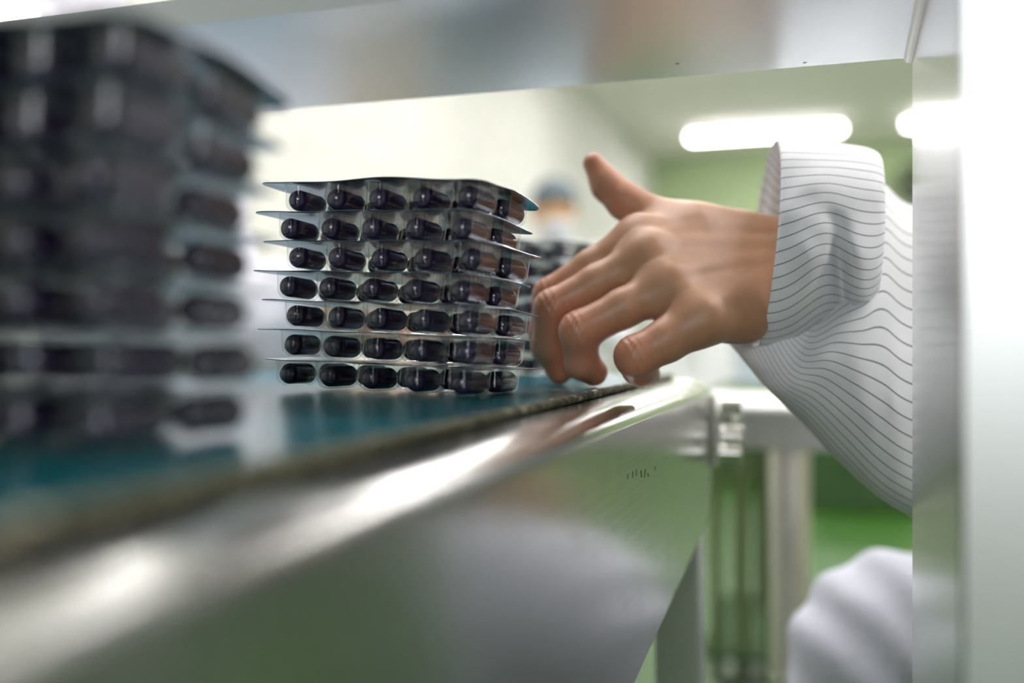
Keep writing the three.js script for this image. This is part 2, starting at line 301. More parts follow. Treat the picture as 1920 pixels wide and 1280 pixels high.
function lidGeo(kind) {   // foil lid on its plastic flange: thin slab with rounded corners, slightly buckled
  const nx = 40, nz = 20, r = 0.007, pos = [], idx = [], th = 0.0004, W = nz + 1;
  const wob = (x, z) => {
    const ex = Math.abs(x) / (PL / 2), ez = Math.abs(z) / (PW / 2), edge = Math.max(ex, ez) ** 4;
    let y = edge * 0.00025 * Math.sin(x * 130 + kind * 2.1) + edge * 0.0002 * Math.sin(z * 110 + kind);
    if (kind === 3) y += 0.0006 * Math.sin(x * 75 + 0.8) * ez - 0.0022 * Math.max(0, x / (PL / 2)) ** 2 * Math.max(0, -z / (PW / 2)) ** 2 - 0.002 * Math.max(0, x / (PL / 2) - 0.5) * ez;
    if (kind === 1) y -= 0.0012 * Math.max(0, x / (PL / 2)) ** 3 * Math.max(0, -z / (PW / 2));
    return y;
  };
  for (const top of [1, 0]) for (let i = 0; i <= nx; i++) for (let k = 0; k <= nz; k++) {
    let x = (i / nx - 0.5) * PL, z = (k / nz - 0.5) * PW; const cx = PL / 2 - r, cz = PW / 2 - r;
    if (Math.abs(x) > cx && Math.abs(z) > cz) { const dx = Math.abs(x) - cx, dz = Math.abs(z) - cz, m = Math.max(dx, dz), l = Math.hypot(dx, dz) || 1; x = Math.sign(x) * (cx + dx / l * m); z = Math.sign(z) * (cz + dz / l * m); }
    pos.push(x, wob(x, z) + top * th, z);
  }
  const B = (nx + 1) * W;
  for (let i = 0; i < nx; i++) for (let k = 0; k < nz; k++) { const a = i * W + k; idx.push(a, a + 1, a + W, a + 1, a + W + 1, a + W, B + a, B + a + W, B + a + 1, B + a + 1, B + a + W, B + a + W + 1); }
  const rim = []; for (let i = 0; i <= nx; i++) rim.push(i * W); for (let k = 1; k <= nz; k++) rim.push(nx * W + k); for (let i = nx - 1; i >= 0; i--) rim.push(i * W + nz); for (let k = nz - 1; k > 0; k--) rim.push(k);
  rim.forEach((a, i) => { const b = rim[(i + 1) % rim.length]; idx.push(a, b, B + a, b, B + b, B + a); });
  let g = new THREE.BufferGeometry(); g.setAttribute('position', new THREE.Float32BufferAttribute(pos, 3));
  const uv = []; for (let i = 0; i < pos.length; i += 3) uv.push(pos[i] / PL + 0.5, pos[i + 2] / PW + 0.5); g.setAttribute('uv', new THREE.Float32BufferAttribute(uv, 2));
  g.setIndex(idx); g.computeVertexNormals(); return g;
}
const pocketG = pocketGeo(), lidG = [0, 1, 2, 3].map(lidGeo);
const capG = new THREE.CapsuleGeometry(0.0051, 0.0132, 10, 24); capG.rotateX(Math.PI / 2);
const X0 = -PL / 2 + 0.012 + PU / 2;   // wide stamped margin at one end
function makePack(kind, label, group, flip) {
  const o = thing('blister_pack', label, 'blister pack', [0, 0, 0], group);
  part('foil_lid', lidG[kind], M.foil, o);
  for (let r = 0; r < 2; r++) for (let i = 0; i < 5; i++) {
    const x = (flip ? X0 - 0.0076 : X0) + i * PITCH, z = (r ? -1 : 1) * (PV / 2 + 0.0022);
    const pk = part('pocket', pocketG, M.pvc, o); pk.position.set(x, -0.0001, z); 
    const c = part('capsule', capG, M.capsule, o); c.position.set(x + (rnd() - 0.5) * 0.0008, -PD + 0.0055 + 0.0003, z + (rnd() - 0.5) * 0.0016); c.rotation.set((rnd() - 0.5) * 0.03, (rnd() - 0.5) * 0.08, rnd() * 6);
  }
  return o;
}
const ORD = ['topmost', 'second from the top', 'third from the top', 'middle one', 'third from the bottom', 'second from the bottom', 'bottom one'];
// a stack from the surveyed near-end corner of its packs; heights are of the lid's near, far-side and end corners above the lens
function stack(corner, yaw, rows, which) {
  rows.forEach(([hn, du, dv, off, turn, flip], i) => {
    const o = makePack(i === 0 ? 3 : [1, 0, 2, 1, 0, 2][i - 1], `purple capsule blister pack, ${ORD[i]} of stack ${which}`, 'stacked blister packs', flip);
    const th = yaw + turn, ux = V(Math.cos(th), 0, Math.sin(th)), vz = V(-Math.sin(th), 0, Math.cos(th));
    const c = corner.clone().addScaledVector(ux, off - PL / 2).addScaledVector(vz, -PW / 2);
    o.position.set(c.x, EYE + hn + du / 2 - dv / 2, c.z);
    o.rotation.order = 'YXZ'; o.rotation.set(-Math.atan(dv / PW), -th, -Math.atan(du / PL));
  });
}
const deg = Math.PI / 180;
const ground = (px, z) => { const p = at(px, 630, z); p.y = 0; return p; };
stack(ground(908, 0.4245), 7.9 * deg, [
  [0.0680, 0.0058, 0.0045, -0.0016, 0.4 * deg], [0.0543, 0.0056, 0.0041, -0.0045, -0.2 * deg], [0.0405, 0.0054, 0.0037, -0.0006, 0.3 * deg],
  [0.0268, 0.0050, 0.0032, -0.0055, -0.3 * deg], [0.0131, 0.0046, 0.0028, -0.0014, 0.2 * deg], [-0.0006, 0.0042, 0.0022, -0.0025, -0.6 * deg], [-0.0144, 0.0036, 0.0014, 0.0030, -1.2 * deg, true]],
  'before the reaching fingers');
stack(ground(212, 0.2159), 4 * deg, [
  [0.0715, 0.001, 0.0062, 0.0050, -1 * deg], [0.0572, 0.001, 0.0052, 0.0010, 1 * deg], [0.0430, 0.001, 0.0042, -0.0012, 0], [0.0290, 0.001, 0.0034, -0.0016, 1 * deg],
  [0.0150, 0.001, 0.0026, -0.0005, -1 * deg], [0.0010, 0.0008, 0.0018, 0.0008, 0.6 * deg], [-0.0130, 0.0004, 0.0008, -0.0016, 0]],
  'farthest from the hand');
stack(ground(1062, 0.675), 9 * deg, [
  [0.0660, 0.002, 0.002, 0.001, 0], [0.0528, 0.002, 0.002, -0.001, 1 * deg], [0.0396, 0.002, 0.0018, 0.001, -1 * deg], [0.0264, 0.0016, 0.0015, 0, 0],
  [0.0132, 0.0012, 0.0012, -0.001, 1 * deg], [0.0, 0.001, 0.001, 0.001, 0], [-0.0134, 0.0004, 0.0006, 0, 0]],
  'half hidden behind fingers');

// ------------------------------------------------------------------ people
function skinColors(g, tone, fn) {
  const p = g.attributes.position, c = new Float32Array(p.count * 3);
  for (let i = 0; i < p.count; i++) {
    const x = p.getX(i), y = p.getY(i), z = p.getZ(i), n = fbm(x * 60, y * 60, z * 60, 3), m = fbm(x * 400, y * 400, z * 400, 2), red = fn ? fn(x, y, z) : 0;
    const k = 1 + 0.16 * n + 0.10 * m;
    c[3 * i] = tone[0] * k * (1 + 0.10 * red); c[3 * i + 1] = tone[1] * k * (1 - 0.20 * red); c[3 * i + 2] = tone[2] * k * (1 - 0.18 * red);
  }
  g.setAttribute('color', new THREE.BufferAttribute(c, 3)); return g;
}
const plain = (g) => { const o = new THREE.BufferGeometry(); for (const k of ['position', 'normal', 'color']) o.setAttribute(k, g.attributes[k]); if (g.index) o.setIndex(g.index); return o; };
// the reaching left hand
function reachingHand() {
  const j = (px, py, z, r) => ({ p: at(px, py, z), r });
  const seq = (...js) => js.slice(1).map((b, i) => bone(js[i].p, b.p, js[i].r, b.r));
  const Im = j(1197, 449, 0.553, 0.0116), Mm = j(1214, 484, 0.536, 0.0118), Rm = j(1256, 537, 0.521, 0.0108), Pm = j(1318, 602, 0.507, 0.0112);
  const fingers = [
    seq(Im, j(1110, 500, 0.556, 0.0096), j(1032, 553, 0.561, 0.0094), j(1020, 625, 0.568, 0.0083), j(1042, 676, 0.573, 0.0072)),
    seq(Mm, j(1120, 531, 0.536, 0.0099), j(1036, 578, 0.538, 0.0099), j(1027, 650, 0.546, 0.0087), j(1050, 694, 0.551, 0.0076)),
    seq(Rm, j(1170, 577, 0.519, 0.0101), j(1087, 621, 0.519, 0.0103), j(1091, 680, 0.526, 0.0086), j(1113, 697, 0.531, 0.0076)),
    seq(Pm, j(1250, 638, 0.505, 0.0106), j(1192, 668, 0.504, 0.0104), j(1199, 690, 0.513, 0.0086), j(1212, 700, 0.523, 0.0072)),
  ];
  const thumb = seq(j(1390, 450, 0.568, 0.0150), j(1250, 418, 0.572, 0.0122), j(1172, 378, 0.579, 0.0101), j(1138, 347, 0.583, 0.0089), j(1113, 307, 0.585, 0.0064));
  const Wr = j(1490, 467, 0.568, 0.0165), Wu = j(1462, 566, 0.538, 0.0155), Fr = at(1700, 485, 0.66), Fu = at(1700, 540, 0.66);
  const mid = (a, b, t) => a.p.clone().lerp(b.p, t);
  const wP = (t) => Wr.p.clone().lerp(Wu.p, t);
  const palm = [
    bone(wP(0.05), j(1300, 446, 0.560, 0).p, 0.0165, 0.0165), bone(j(1300, 446, 0.560, 0).p, Im.p, 0.0165, 0.0112),
    bone(wP(0.35), Mm.p, 0.0160, 0.0114), bone(wP(0.65), Rm.p, 0.0160, 0.0111), bone(wP(0.98), j(1390, 585, 0.522, 0).p, 0.0155, 0.0140), bone(j(1390, 585, 0.522, 0).p, Pm.p, 0.0140, 0.0110),
    bone(wP(0.2), mid(Im, Mm, 0.5), 0.0155, 0.0105), bone(wP(0.5), mid(Mm, Rm, 0.5), 0.0155, 0.0106), bone(wP(0.8), mid(Rm, Pm, 0.5), 0.0155, 0.0104),
    bone(Wr.p, Fr, 0.0165, 0.024), bone(Wu.p, Fu, 0.0155, 0.022), bone(wP(0.5), Fr.clone().lerp(Fu, 0.5), 0.0165, 0.024),
  ];
  // soft pads under the palm
  const nrm = Pm.p.clone().sub(Im.p).cross(Mm.p.clone().sub(Wr.p)).normalize(); if (nrm.y < 0) nrm.negate();
  const off = (p, d) => p.clone().addScaledVector(nrm, d);
  palm.push(bone(off(mid(Mm, Rm, 0.5), -0.008), off(wP(0.5), -0.004), 0.012, 0.0135), bone(off(mid(Rm, Pm, 0.6), -0.006), off(wP(0.9), -0.002), 0.0115, 0.0125), bone(off(mid(Im, Mm, 0.4), -0.009), off(wP(0.2), -0.006), 0.011, 0.0135));
  const tendons = [[Im, 0.2, 0.0103], [Mm, 0.4, 0.0106], [Rm, 0.6, 0.0103], [Pm, 0.8, 0.0098]].map(([m, t, d]) => bone(off(m.p, d - 0.0032), off(wP(t), 0.0140), 0.0028, 0.0020));
  const knuckles = [Im, Mm].map((m) => bone(off(m.p, 0.0026), off(m.p, 0.0027), 0.0096, 0.0096));
  const pips = fingers.map((f) => ({ c: f[1].b, ax: f[1].b.clone().sub(f[1].a).normalize(), out: f[1].b.clone().sub(f[0].a.clone().lerp(f[3].b, 0.5)).normalize() }));
  const d4 = V(0, 0, 0);
  const fn = (p) => {
    let f = 1; fingers.forEach((b, i) => { f = smin(f, chain(p, b, 0.004), 0.0012); });
    const th = chain(p, thumb, 0.005);
    let d = smin(chain(p, palm, 0.011), f, 0.0090); d = smin(d, th, 0.012);
    for (const k of knuckles) d = smin(d, cone(p, k), 0.008);
    for (const t of tendons) d = smin(d, cone(p, t), 0.007);
    for (const q of pips) {   // knuckle folds
      d4.copy(p).sub(q.c); const along = d4.dot(q.ax), r2 = d4.lengthSq();
      if (r2 < 0.0004 && d4.dot(q.out) > 0.001) d += 0.00026 * Math.sin(along * 1700) * Math.exp(-(along * along) / 0.00002);
    }
    return d;
  };
  const lo = V(1e9, 1e9, 1e9), hi = V(-1e9, -1e9, -1e9);
  for (const b of [...fingers.flat(), ...thumb, ...palm]) for (const c of [b.a, b.b]) { const m = 0.033; lo.min(V(c.x - m, c.y - m, c.z - m)); hi.max(V(c.x + m, c.y + m, c.z + m)); }
  const g = surfaceNets(fn, lo, hi, 0.00155);
  const reds = [...fingers.map((f) => f[1].b), ...fingers.map((f) => f[3].b), thumb[1].b, thumb[3].b];
  return skinColors(g, [0.41, 0.212, 0.118], (x, y, z) => { let s = 0; for (const c of reds) s += Math.exp(-((x - c.x) ** 2 + (y - c.y) ** 2 + (z - c.z) ** 2) / 0.00022); return Math.min(s, 1); });
}
// a relaxed hand: wrist at origin, fingers towards +x, back of the hand up; side = +1 puts the thumb at +z
function relaxedHand(pos, dir, up, side, tone, cell) {
  const X = dir.clone().normalize(), Z = X.clone().cross(up).normalize(), Y = Z.clone().cross(X).normalize();
  const q = (x, y, z) => pos.clone().addScaledVector(X, x).addScaledVector(Y, y).addScaledVector(Z, z * side);
  const bones = [];
  [[0.027, 0.080, 0.068, 0.0085], [0.009, 0.086, 0.076, 0.0088], [-0.010, 0.082, 0.070, 0.0086], [-0.028, 0.074, 0.055, 0.0078]].forEach(([z, x, l, r]) => {
    const m = q(x, 0.004, z), p1 = q(x + l * 0.48, -0.004, z * 1.08), p2 = q(x + l * 0.80, -0.020, z * 1.1), p3 = q(x + l * 0.97, -0.036, z * 1.08);
    bones.push(bone(q(0, 0, z * 0.7), m, 0.0150, 0.0110), bone(m, p1, r * 1.12, r), bone(p1, p2, r, r * 0.9), bone(p2, p3, r * 0.9, r * 0.78));
  });
  bones.push(bone(q(0.012, -0.006, 0.022), q(0.045, -0.014, 0.048), 0.0150, 0.0110), bone(q(0.045, -0.014, 0.048), q(0.074, -0.022, 0.054), 0.0100, 0.0088), bone(q(0.074, -0.022, 0.054), q(0.098, -0.032, 0.050), 0.0088, 0.0072));
  bones.push(bone(q(-0.05, 0.002, 0.012), q(0, 0, 0.012), 0.022, 0.020), bone(q(-0.05, 0.002, -0.010), q(0, 0, -0.010), 0.022, 0.020));
  return skinColors(sdfMesh(bones, 0.006, cell), tone);
}
function headGeo(c, fwd, tone, cell = 0.004) {   // head centre, facing direction
  const Fv = fwd.clone().normalize(), S = Fv.clone().cross(V(0, 1, 0)).normalize(), U = S.clone().cross(Fv).normalize();
  const q = (f, u, s) => c.clone().addScaledVector(Fv, f).addScaledVector(U, u).addScaledVector(S, s);
  const bones = [bone(q(-0.018, 0.035, 0), q(0.012, 0.04, 0), 0.082, 0.078), bone(q(0.012, 0.02, 0), q(0.042, -0.075, 0), 0.070, 0.036), bone(q(0.03, -0.03, -0.03), q(0.03, -0.03, 0.03), 0.044),
    bone(q(0.085, 0.005, 0), q(0.106, -0.028, 0), 0.007, 0.012), bone(q(0.070, -0.056, -0.016), q(0.070, -0.056, 0.016), 0.012), bone(q(-0.02, -0.06, 0), q(-0.035, -0.16, 0), 0.052, 0.056),
    bone(q(-0.005, 0.01, 0.078), q(-0.012, -0.03, 0.076), 0.014, 0.010), bone(q(-0.005, 0.01, -0.078), q(-0.012, -0.03, -0.076), 0.014, 0.010), bone(q(0.078, 0.018, -0.036), q(0.078, 0.018, 0.036), 0.010)];
  const g = sdfMesh(bones, 0.016, cell, (p) => { let s = 0; for (const e of [-0.032, 0.032]) s += 0.006 * Math.exp(-p.distanceToSquared(q(0.085, -0.004, e)) / 0.0002); return s; });
  return { geo: skinColors(g, tone), q, S, U, Fv };
}
function eyes(h, parent) { for (const s of [-0.032, 0.032]) { const e = new THREE.SphereGeometry(0.0115, 16, 12); const p = h.q(0.070, -0.003, s); e.translate(p.x, p.y, p.z); part('eye', e, M.eye ??= std({ color: 0x2a1c14, roughness: 0.15 }), parent); } }
function capAndMask(h, parent, capMat) {
  const cap = sdfMesh([bone(h.q(-0.022, 0.045, 0), h.q(0.012, 0.052, 0), 0.092, 0.083), bone(h.q(-0.05, -0.02, -0.045), h.q(-0.05, -0.02, 0.045), 0.05)], 0.03, 0.006, (p) => { const d = p.clone().sub(h.q(0.03, 0.028, 0)); const cut = d.dot(h.Fv) * 0.75 - d.dot(h.U) * 0.66 - 0.02; return Math.max(0, cut) * 3; });
  part('cap', cap, capMat, parent);
  const mk = sdfMesh([bone(h.q(0.068, -0.03, -0.03), h.q(0.068, -0.03, 0.03), 0.034), bone(h.q(0.098, -0.022, 0), h.q(0.078, -0.07, 0), 0.02, 0.024), bone(h.q(0.055, -0.07, -0.025), h.q(0.055, -0.07, 0.025), 0.03)], 0.02, 0.005);
  part('face_mask', mk, M.mask, parent);
}
const folds = (amp, f) => (p) => amp * (noise.noise(p.x * f, p.y * f * 1.6 + p.z * f, p.z * f * 0.7) + 0.5 * noise.noise(p.x * f * 2.3, p.y * f * 2.3, p.z * f * 2.3 + 4));

// loft of closed rings through stations; rows of equal angle carry the stripes
function loft(stations, nPhi, sub, count, disp) {
  const pts = []; const cr = (a, b, c, d, t) => 0.5 * (2 * b + (c - a) * t + (2 * a - 5 * b + 4 * c - d) * t * t + (3 * b - a - 3 * c + d) * t * t * t);
  const S = stations, n = S.length, rings = [];
  for (let i = 0; i < n - 1; i++) for (let k = 0; k < sub; k++) { const t = k / sub, a = S[Math.max(0, i - 1)], b = S[i], c = S[i + 1], d = S[Math.min(n - 1, i + 2)]; rings.push(b.map((_, m) => cr(a[m], b[m], c[m], d[m], t))); }
  rings.push(S[n - 1]);
  const pos = [], uv = [], idx = [], W = nPhi + 1;
  rings.forEach((r, i) => {
    const [tx, ty, fx, fy, bx, by, zc, rz] = r, cx = (tx + bx) / 2, cy = (ty + by) / 2;
    for (let k = 0; k <= nPhi; k++) {
      const a = k / nPhi * Math.PI * 2 - Math.PI / 2, s = Math.sin(a), c = Math.cos(a), kk = i / (rings.length - 1);
      const c2 = Math.sign(c) * Math.abs(c) ** 0.72, q = [cx + (tx - bx) / 2 * s + (fx - cx) * c, cy + (ty - by) / 2 * s + (fy - cy) * c, zc - rz * c2];
      if (disp) disp(q, a, kk);
      const p = at(q[0], q[1], q[2]); pos.push(p.x, p.y, p.z); uv.push(kk * 10, k / nPhi * count);
      if (i < rings.length - 1 && k < nPhi) { const o = i * W + k; idx.push(o, o + 1, o + W, o + 1, o + W + 1, o + W); }
    }
  });
  const g = new THREE.BufferGeometry(); g.setAttribute('position', new THREE.Float32BufferAttribute(pos, 3)); g.setAttribute('uv', new THREE.Float32BufferAttribute(uv, 2)); g.setIndex(idx); g.computeVertexNormals(); return g;
}
const gauss = (x, s) => Math.exp(-x * x / (s * s));

// --- the worker reaching over the belt
const worker = thing('person', 'seated worker in white striped coat reaching a bare hand over the belt', 'person', [0, 0, 0], undefined);
{
  const hipL = V(0.52, 0.45, -0.80), hipR = V(0.52, 0.45, -0.98), chest = V(0.44, 0.86, -0.87), neck = V(0.40, 1.06, -0.87);
  const shL = V(0.41, 0.97, -0.70), shR = V(0.41, 0.97, -1.05), elL = at(1960, 700, 0.70), elR = V(0.44, 0.72, -1.08), wrR = V(0.235, 0.605, -0.96);
  const kneeL = at(1706, 1258, 0.785), kneeR = kneeL.clone().add(V(0.10, -0.02, -0.19)), footL = kneeL.clone().setY(0.07).add(V(0.03, 0, 0)), footR = kneeR.clone().setY(0.07).add(V(0.03, 0, 0));
  const tone = [0.41, 0.212, 0.118];
  const hd = headGeo(V(0.36, 1.24, -0.85), V(-1, -0.35, 0.1), tone);
  const inner = skinColors(sdfMesh([bone(neck, hipL.clone().lerp(hipR, 0.5), 0.05, 0.09), bone(shL, elL, 0.04, 0.032), bone(elL, at(1700, 540, 0.62), 0.032, 0.027), bone(shR, elR, 0.04, 0.032), bone(elR, wrR, 0.03, 0.022), bone(shL, shR, 0.045)], 0.02, 0.012), tone);
  const body = mergeGeometries([plain(reachingHand()), plain(relaxedHand(wrR.clone().add(V(-0.01, -0.002, 0.0)), V(-1, -0.12, 0.35), V(0, 1, 0), 1, tone, 0.003)), plain(hd.geo), plain(inner)]);
  part('body', body, M.skin, worker).userData.label = 'tanned bare hand with spread fingers and raised thumb';
  eyes(hd, worker); capAndMask(hd, worker, M.cloth);
  const coat = sdfMesh([bone(chest, hipL.clone().lerp(hipR, 0.5), 0.155, 0.165), bone(chest.clone().add(V(0, 0, 0.08)), hipL, 0.12, 0.13), bone(chest.clone().add(V(0, 0, -0.08)), hipR, 0.12, 0.13), bone(shL, shR, 0.082), bone(chest, neck, 0.11, 0.07),
    bone(shL, elL, 0.078, 0.072), bone(shR, elR, 0.078, 0.066), bone(elR, wrR, 0.064, 0.046)], 0.04, 0.011, folds(0.009, 14));
  part('coat', coat, M.cloth, worker);
  const trousers = sdfMesh([bone(hipL, kneeL, 0.105, 0.090), bone(hipR, kneeR, 0.105, 0.092), bone(kneeL, footL, 0.082, 0.06), bone(kneeR, footR, 0.082, 0.06), bone(hipL, hipR, 0.13)], 0.03, 0.009,
    (p) => { const d = p.distanceTo(kneeL); return 0.0034 * Math.sin((p.x * 0.948 + p.y * 0.9 - p.z * 0.319) * 110 + 1.6 * noise.noise(p.x * 9, p.y * 9, p.z * 9)) * gauss(d - 0.09, 0.12) + 0.002 * noise.noise(p.x * 20, p.y * 20, p.z * 20); });
  part('trousers', trousers, M.clothTrousers, worker).userData.label = 'white trousers creased over the bent knee';
  for (const f of [footL, footR]) part('shoe', sdfMesh([bone(f.clone().add(V(0.04, -0.028, 0)), f.clone().add(V(-0.15, -0.034, 0)), 0.042, 0.034)], 0.01, 0.006), M.shoe, worker);
  // sleeve of the reaching arm: hanging drape and turned-back cuff; stations are top x,y, front x,y, bottom x,y, distance, depth radius
  const drape = loft([
    [1490, 590, 1455, 636, 1366, 644, 0.552, 0.026], [1532, 555, 1494, 690, 1420, 703, 0.556, 0.044], [1580, 515, 1547, 700, 1490, 773, 0.562, 0.056],
    [1622, 455, 1602, 732, 1560, 841, 0.570, 0.068], [1654, 378, 1654, 768, 1640, 899, 0.582, 0.076], [1712, 414, 1712, 805, 1712, 941, 0.598, 0.085],
    [1850, 405, 1850, 850, 1850, 1005, 0.645, 0.090], [2020, 420, 2020, 760, 2020, 1000, 0.700, 0.085]], 72, 8, 52,
    (q, a, k) => { const fr = Math.max(0, Math.cos(a)); q[2] += fr * 0.0025 * Math.sin(q[0] * 0.035 + q[1] * 0.02) * (k < 0.1 ? 0 : 1) + 0.0012 * noise.noise(q[0] * 0.02, q[1] * 0.02, 3); });
  const sl = part('sleeve', drape, M.clothStripe, worker); sl.userData.label = 'loose white sleeve with thin dark pinstripes';
  const cuff = loft([
    [1560, 330, 1590, 470, 1545, 600, 0.560, 0.036], [1495, 296, 1512, 470, 1466, 634, 0.558, 0.042], [1462, 270, 1462, 472, 1424, 650, 0.556, 0.0530],
    [1457, 262, 1456, 474, 1414, 657, 0.556, 0.0560], [1470, 262, 1476, 472, 1436, 660, 0.556, 0.0570], [1520, 266, 1528, 466, 1500, 652, 0.557, 0.0575], [1580, 270, 1588, 455, 1556, 622, 0.559, 0.0570],
    [1632, 279, 1640, 440, 1606, 578, 0.561, 0.0545], [1652, 296, 1658, 430, 1636, 545, 0.562, 0.0500], [1648, 330, 1652, 430, 1634, 520, 0.562, 0.0430]], 96, 8, 50,
    (q, a, k) => {
      const lowFront = gauss(a + 0.55, 0.85), outer = k > 0.35 ? 1 : 0, front = Math.max(0, Math.cos(a)) ** 0.5, deep = clamp((q[1] - 300) / 240, 0, 1);
      const ss = (x, x0, x1) => { const t = clamp((x - x0) / (x1 - x0), 0, 1); return t * t * (3 - 2 * t); };
      const crease = gauss(q[0] - (1572 + (q[1] - 470) * 0.06), 15), y0 = q[1];
      q[2] += outer * front * (0.0125 * crease * ss(y0, 400, 520) - 0.0060 * gauss(q[0] - 1515, 32) * ss(y0, 380, 500) - 0.0050 * gauss(q[0] - 1610, 24) * ss(y0, 380, 480) + 0.0035 * gauss(q[0] - 1566, 26) * gauss(y0 - 425, 18) + 0.0022 * gauss(q[0] - 1520 + (y0 - 300) * 0.9, 26));
      q[1] += outer * front * deep * (-38 * gauss(q[0] - 1543, 52) + 46 * ss(q[0], 1550, 1660) * (1 - ss(y0, 520, 640) * 0.5));
      q[2] += 0.0018 * noise.noise(q[0] * 0.018, q[1] * 0.018, 7);
    });
  part('cuff', cuff, M.clothStripe, worker).userData.label = 'turned-back pinstriped cuff';
}
const stool = thing('stool', 'round pale stool under the seated worker with the reaching hand', 'stool', [0.54, 0, -0.89]);
part('seat', new THREE.CylinderGeometry(0.17, 0.17, 0.04, 40).translate(0, 0.255, 0), M.stool, stool);
for (let i = 0; i < 4; i++) { const a = i * Math.PI / 2 + 0.6; part('leg', tubeAlong(V(Math.cos(a) * 0.17, 0, Math.sin(a) * 0.17), V(Math.cos(a) * 0.10, 0.24, Math.sin(a) * 0.10), 0.011, 10), M.steelDull, stool); }

// --- worker across the belt: a white sleeve shows between the stacks
{
  const w = thing('person', 'worker in pale lilac coat behind the stacks with an arm on the belt', 'person');
  const tone = [0.48, 0.27, 0.17], hip = V(-0.86, 0.45, -0.86), chest = V(-0.82, 0.86, -0.86), nk = V(-0.80, 1.06, -0.86), hd = headGeo(V(-0.77, 1.24, -0.86), V(1, -0.4, 0), tone, 0.006);
  const shN = V(-0.80, 0.98, -0.69), shF = V(-0.80, 0.98, -1.03), elN = V(-0.70, 0.745, -0.71), wrN = V(-0.475, 0.745, -0.80), elF = V(-0.72, 0.72, -1.02), wrF = V(-0.62, 0.60, -1.0);
  part('body', mergeGeometries([plain(hd.geo), plain(relaxedHand(wrN, V(1, -0.05, -0.1), V(0, 1, 0), -1, tone, 0.004)), plain(relaxedHand(wrF, V(1, -0.2, 0), V(0, 1, 0), 1, tone, 0.004)), plain(skinColors(sdfMesh([bone(nk, hip, 0.05, 0.08), bone(shN, elN, 0.035, 0.03), bone(elN, wrN, 0.03, 0.022)], 0.02, 0.014), tone))]), M.skin, w);
  eyes(hd, w); capAndMask(hd, w, M.cloth);
  part('coat', sdfMesh([bone(chest, hip, 0.155, 0.17), bone(shN, shF, 0.085), bone(chest, nk, 0.11, 0.07), bone(shN, elN, 0.078, 0.066), bone(elN, wrN, 0.060, 0.050), bone(shF, elF, 0.078, 0.064), bone(elF, wrF, 0.06, 0.045)], 0.04, 0.011, folds(0.010, 16)), M.clothLilac, w);
  const kN = V(-0.72, 0.48, -0.74), kF = V(-0.72, 0.48, -0.98);
  part('trousers', sdfMesh([bone(hip, kN, 0.12, 0.085), bone(hip, kF, 0.12, 0.085), bone(kN, V(-0.75, 0.08, -0.74), 0.075, 0.055), bone(kF, V(-0.75, 0.08, -0.98), 0.075, 0.055)], 0.03, 0.013, folds(0.006, 18)), M.clothLilac, w);
  for (const z of [-0.74, -0.98]) part('shoe', sdfMesh([bone(V(-0.78, 0.042, z), V(-0.62, 0.036, z), 0.042, 0.034)], 0.01, 0.008), M.shoe, w);
  const s2 = thing('stool', 'round pale stool under the worker in lilac coat', 'stool', [-0.98, 0, -0.86]);
  part('seat', new THREE.CylinderGeometry(0.16, 0.16, 0.04, 32).translate(0, 0.215, 0), M.stool, s2);
  for (let i = 0; i < 4; i++) { const a = i * Math.PI / 2 + 0.6; part('leg', tubeAlong(V(Math.cos(a) * 0.16, 0, Math.sin(a) * 0.16), V(Math.cos(a) * 0.10, 0.2, Math.sin(a) * 0.10), 0.011, 10), M.steelDull, s2); }
}
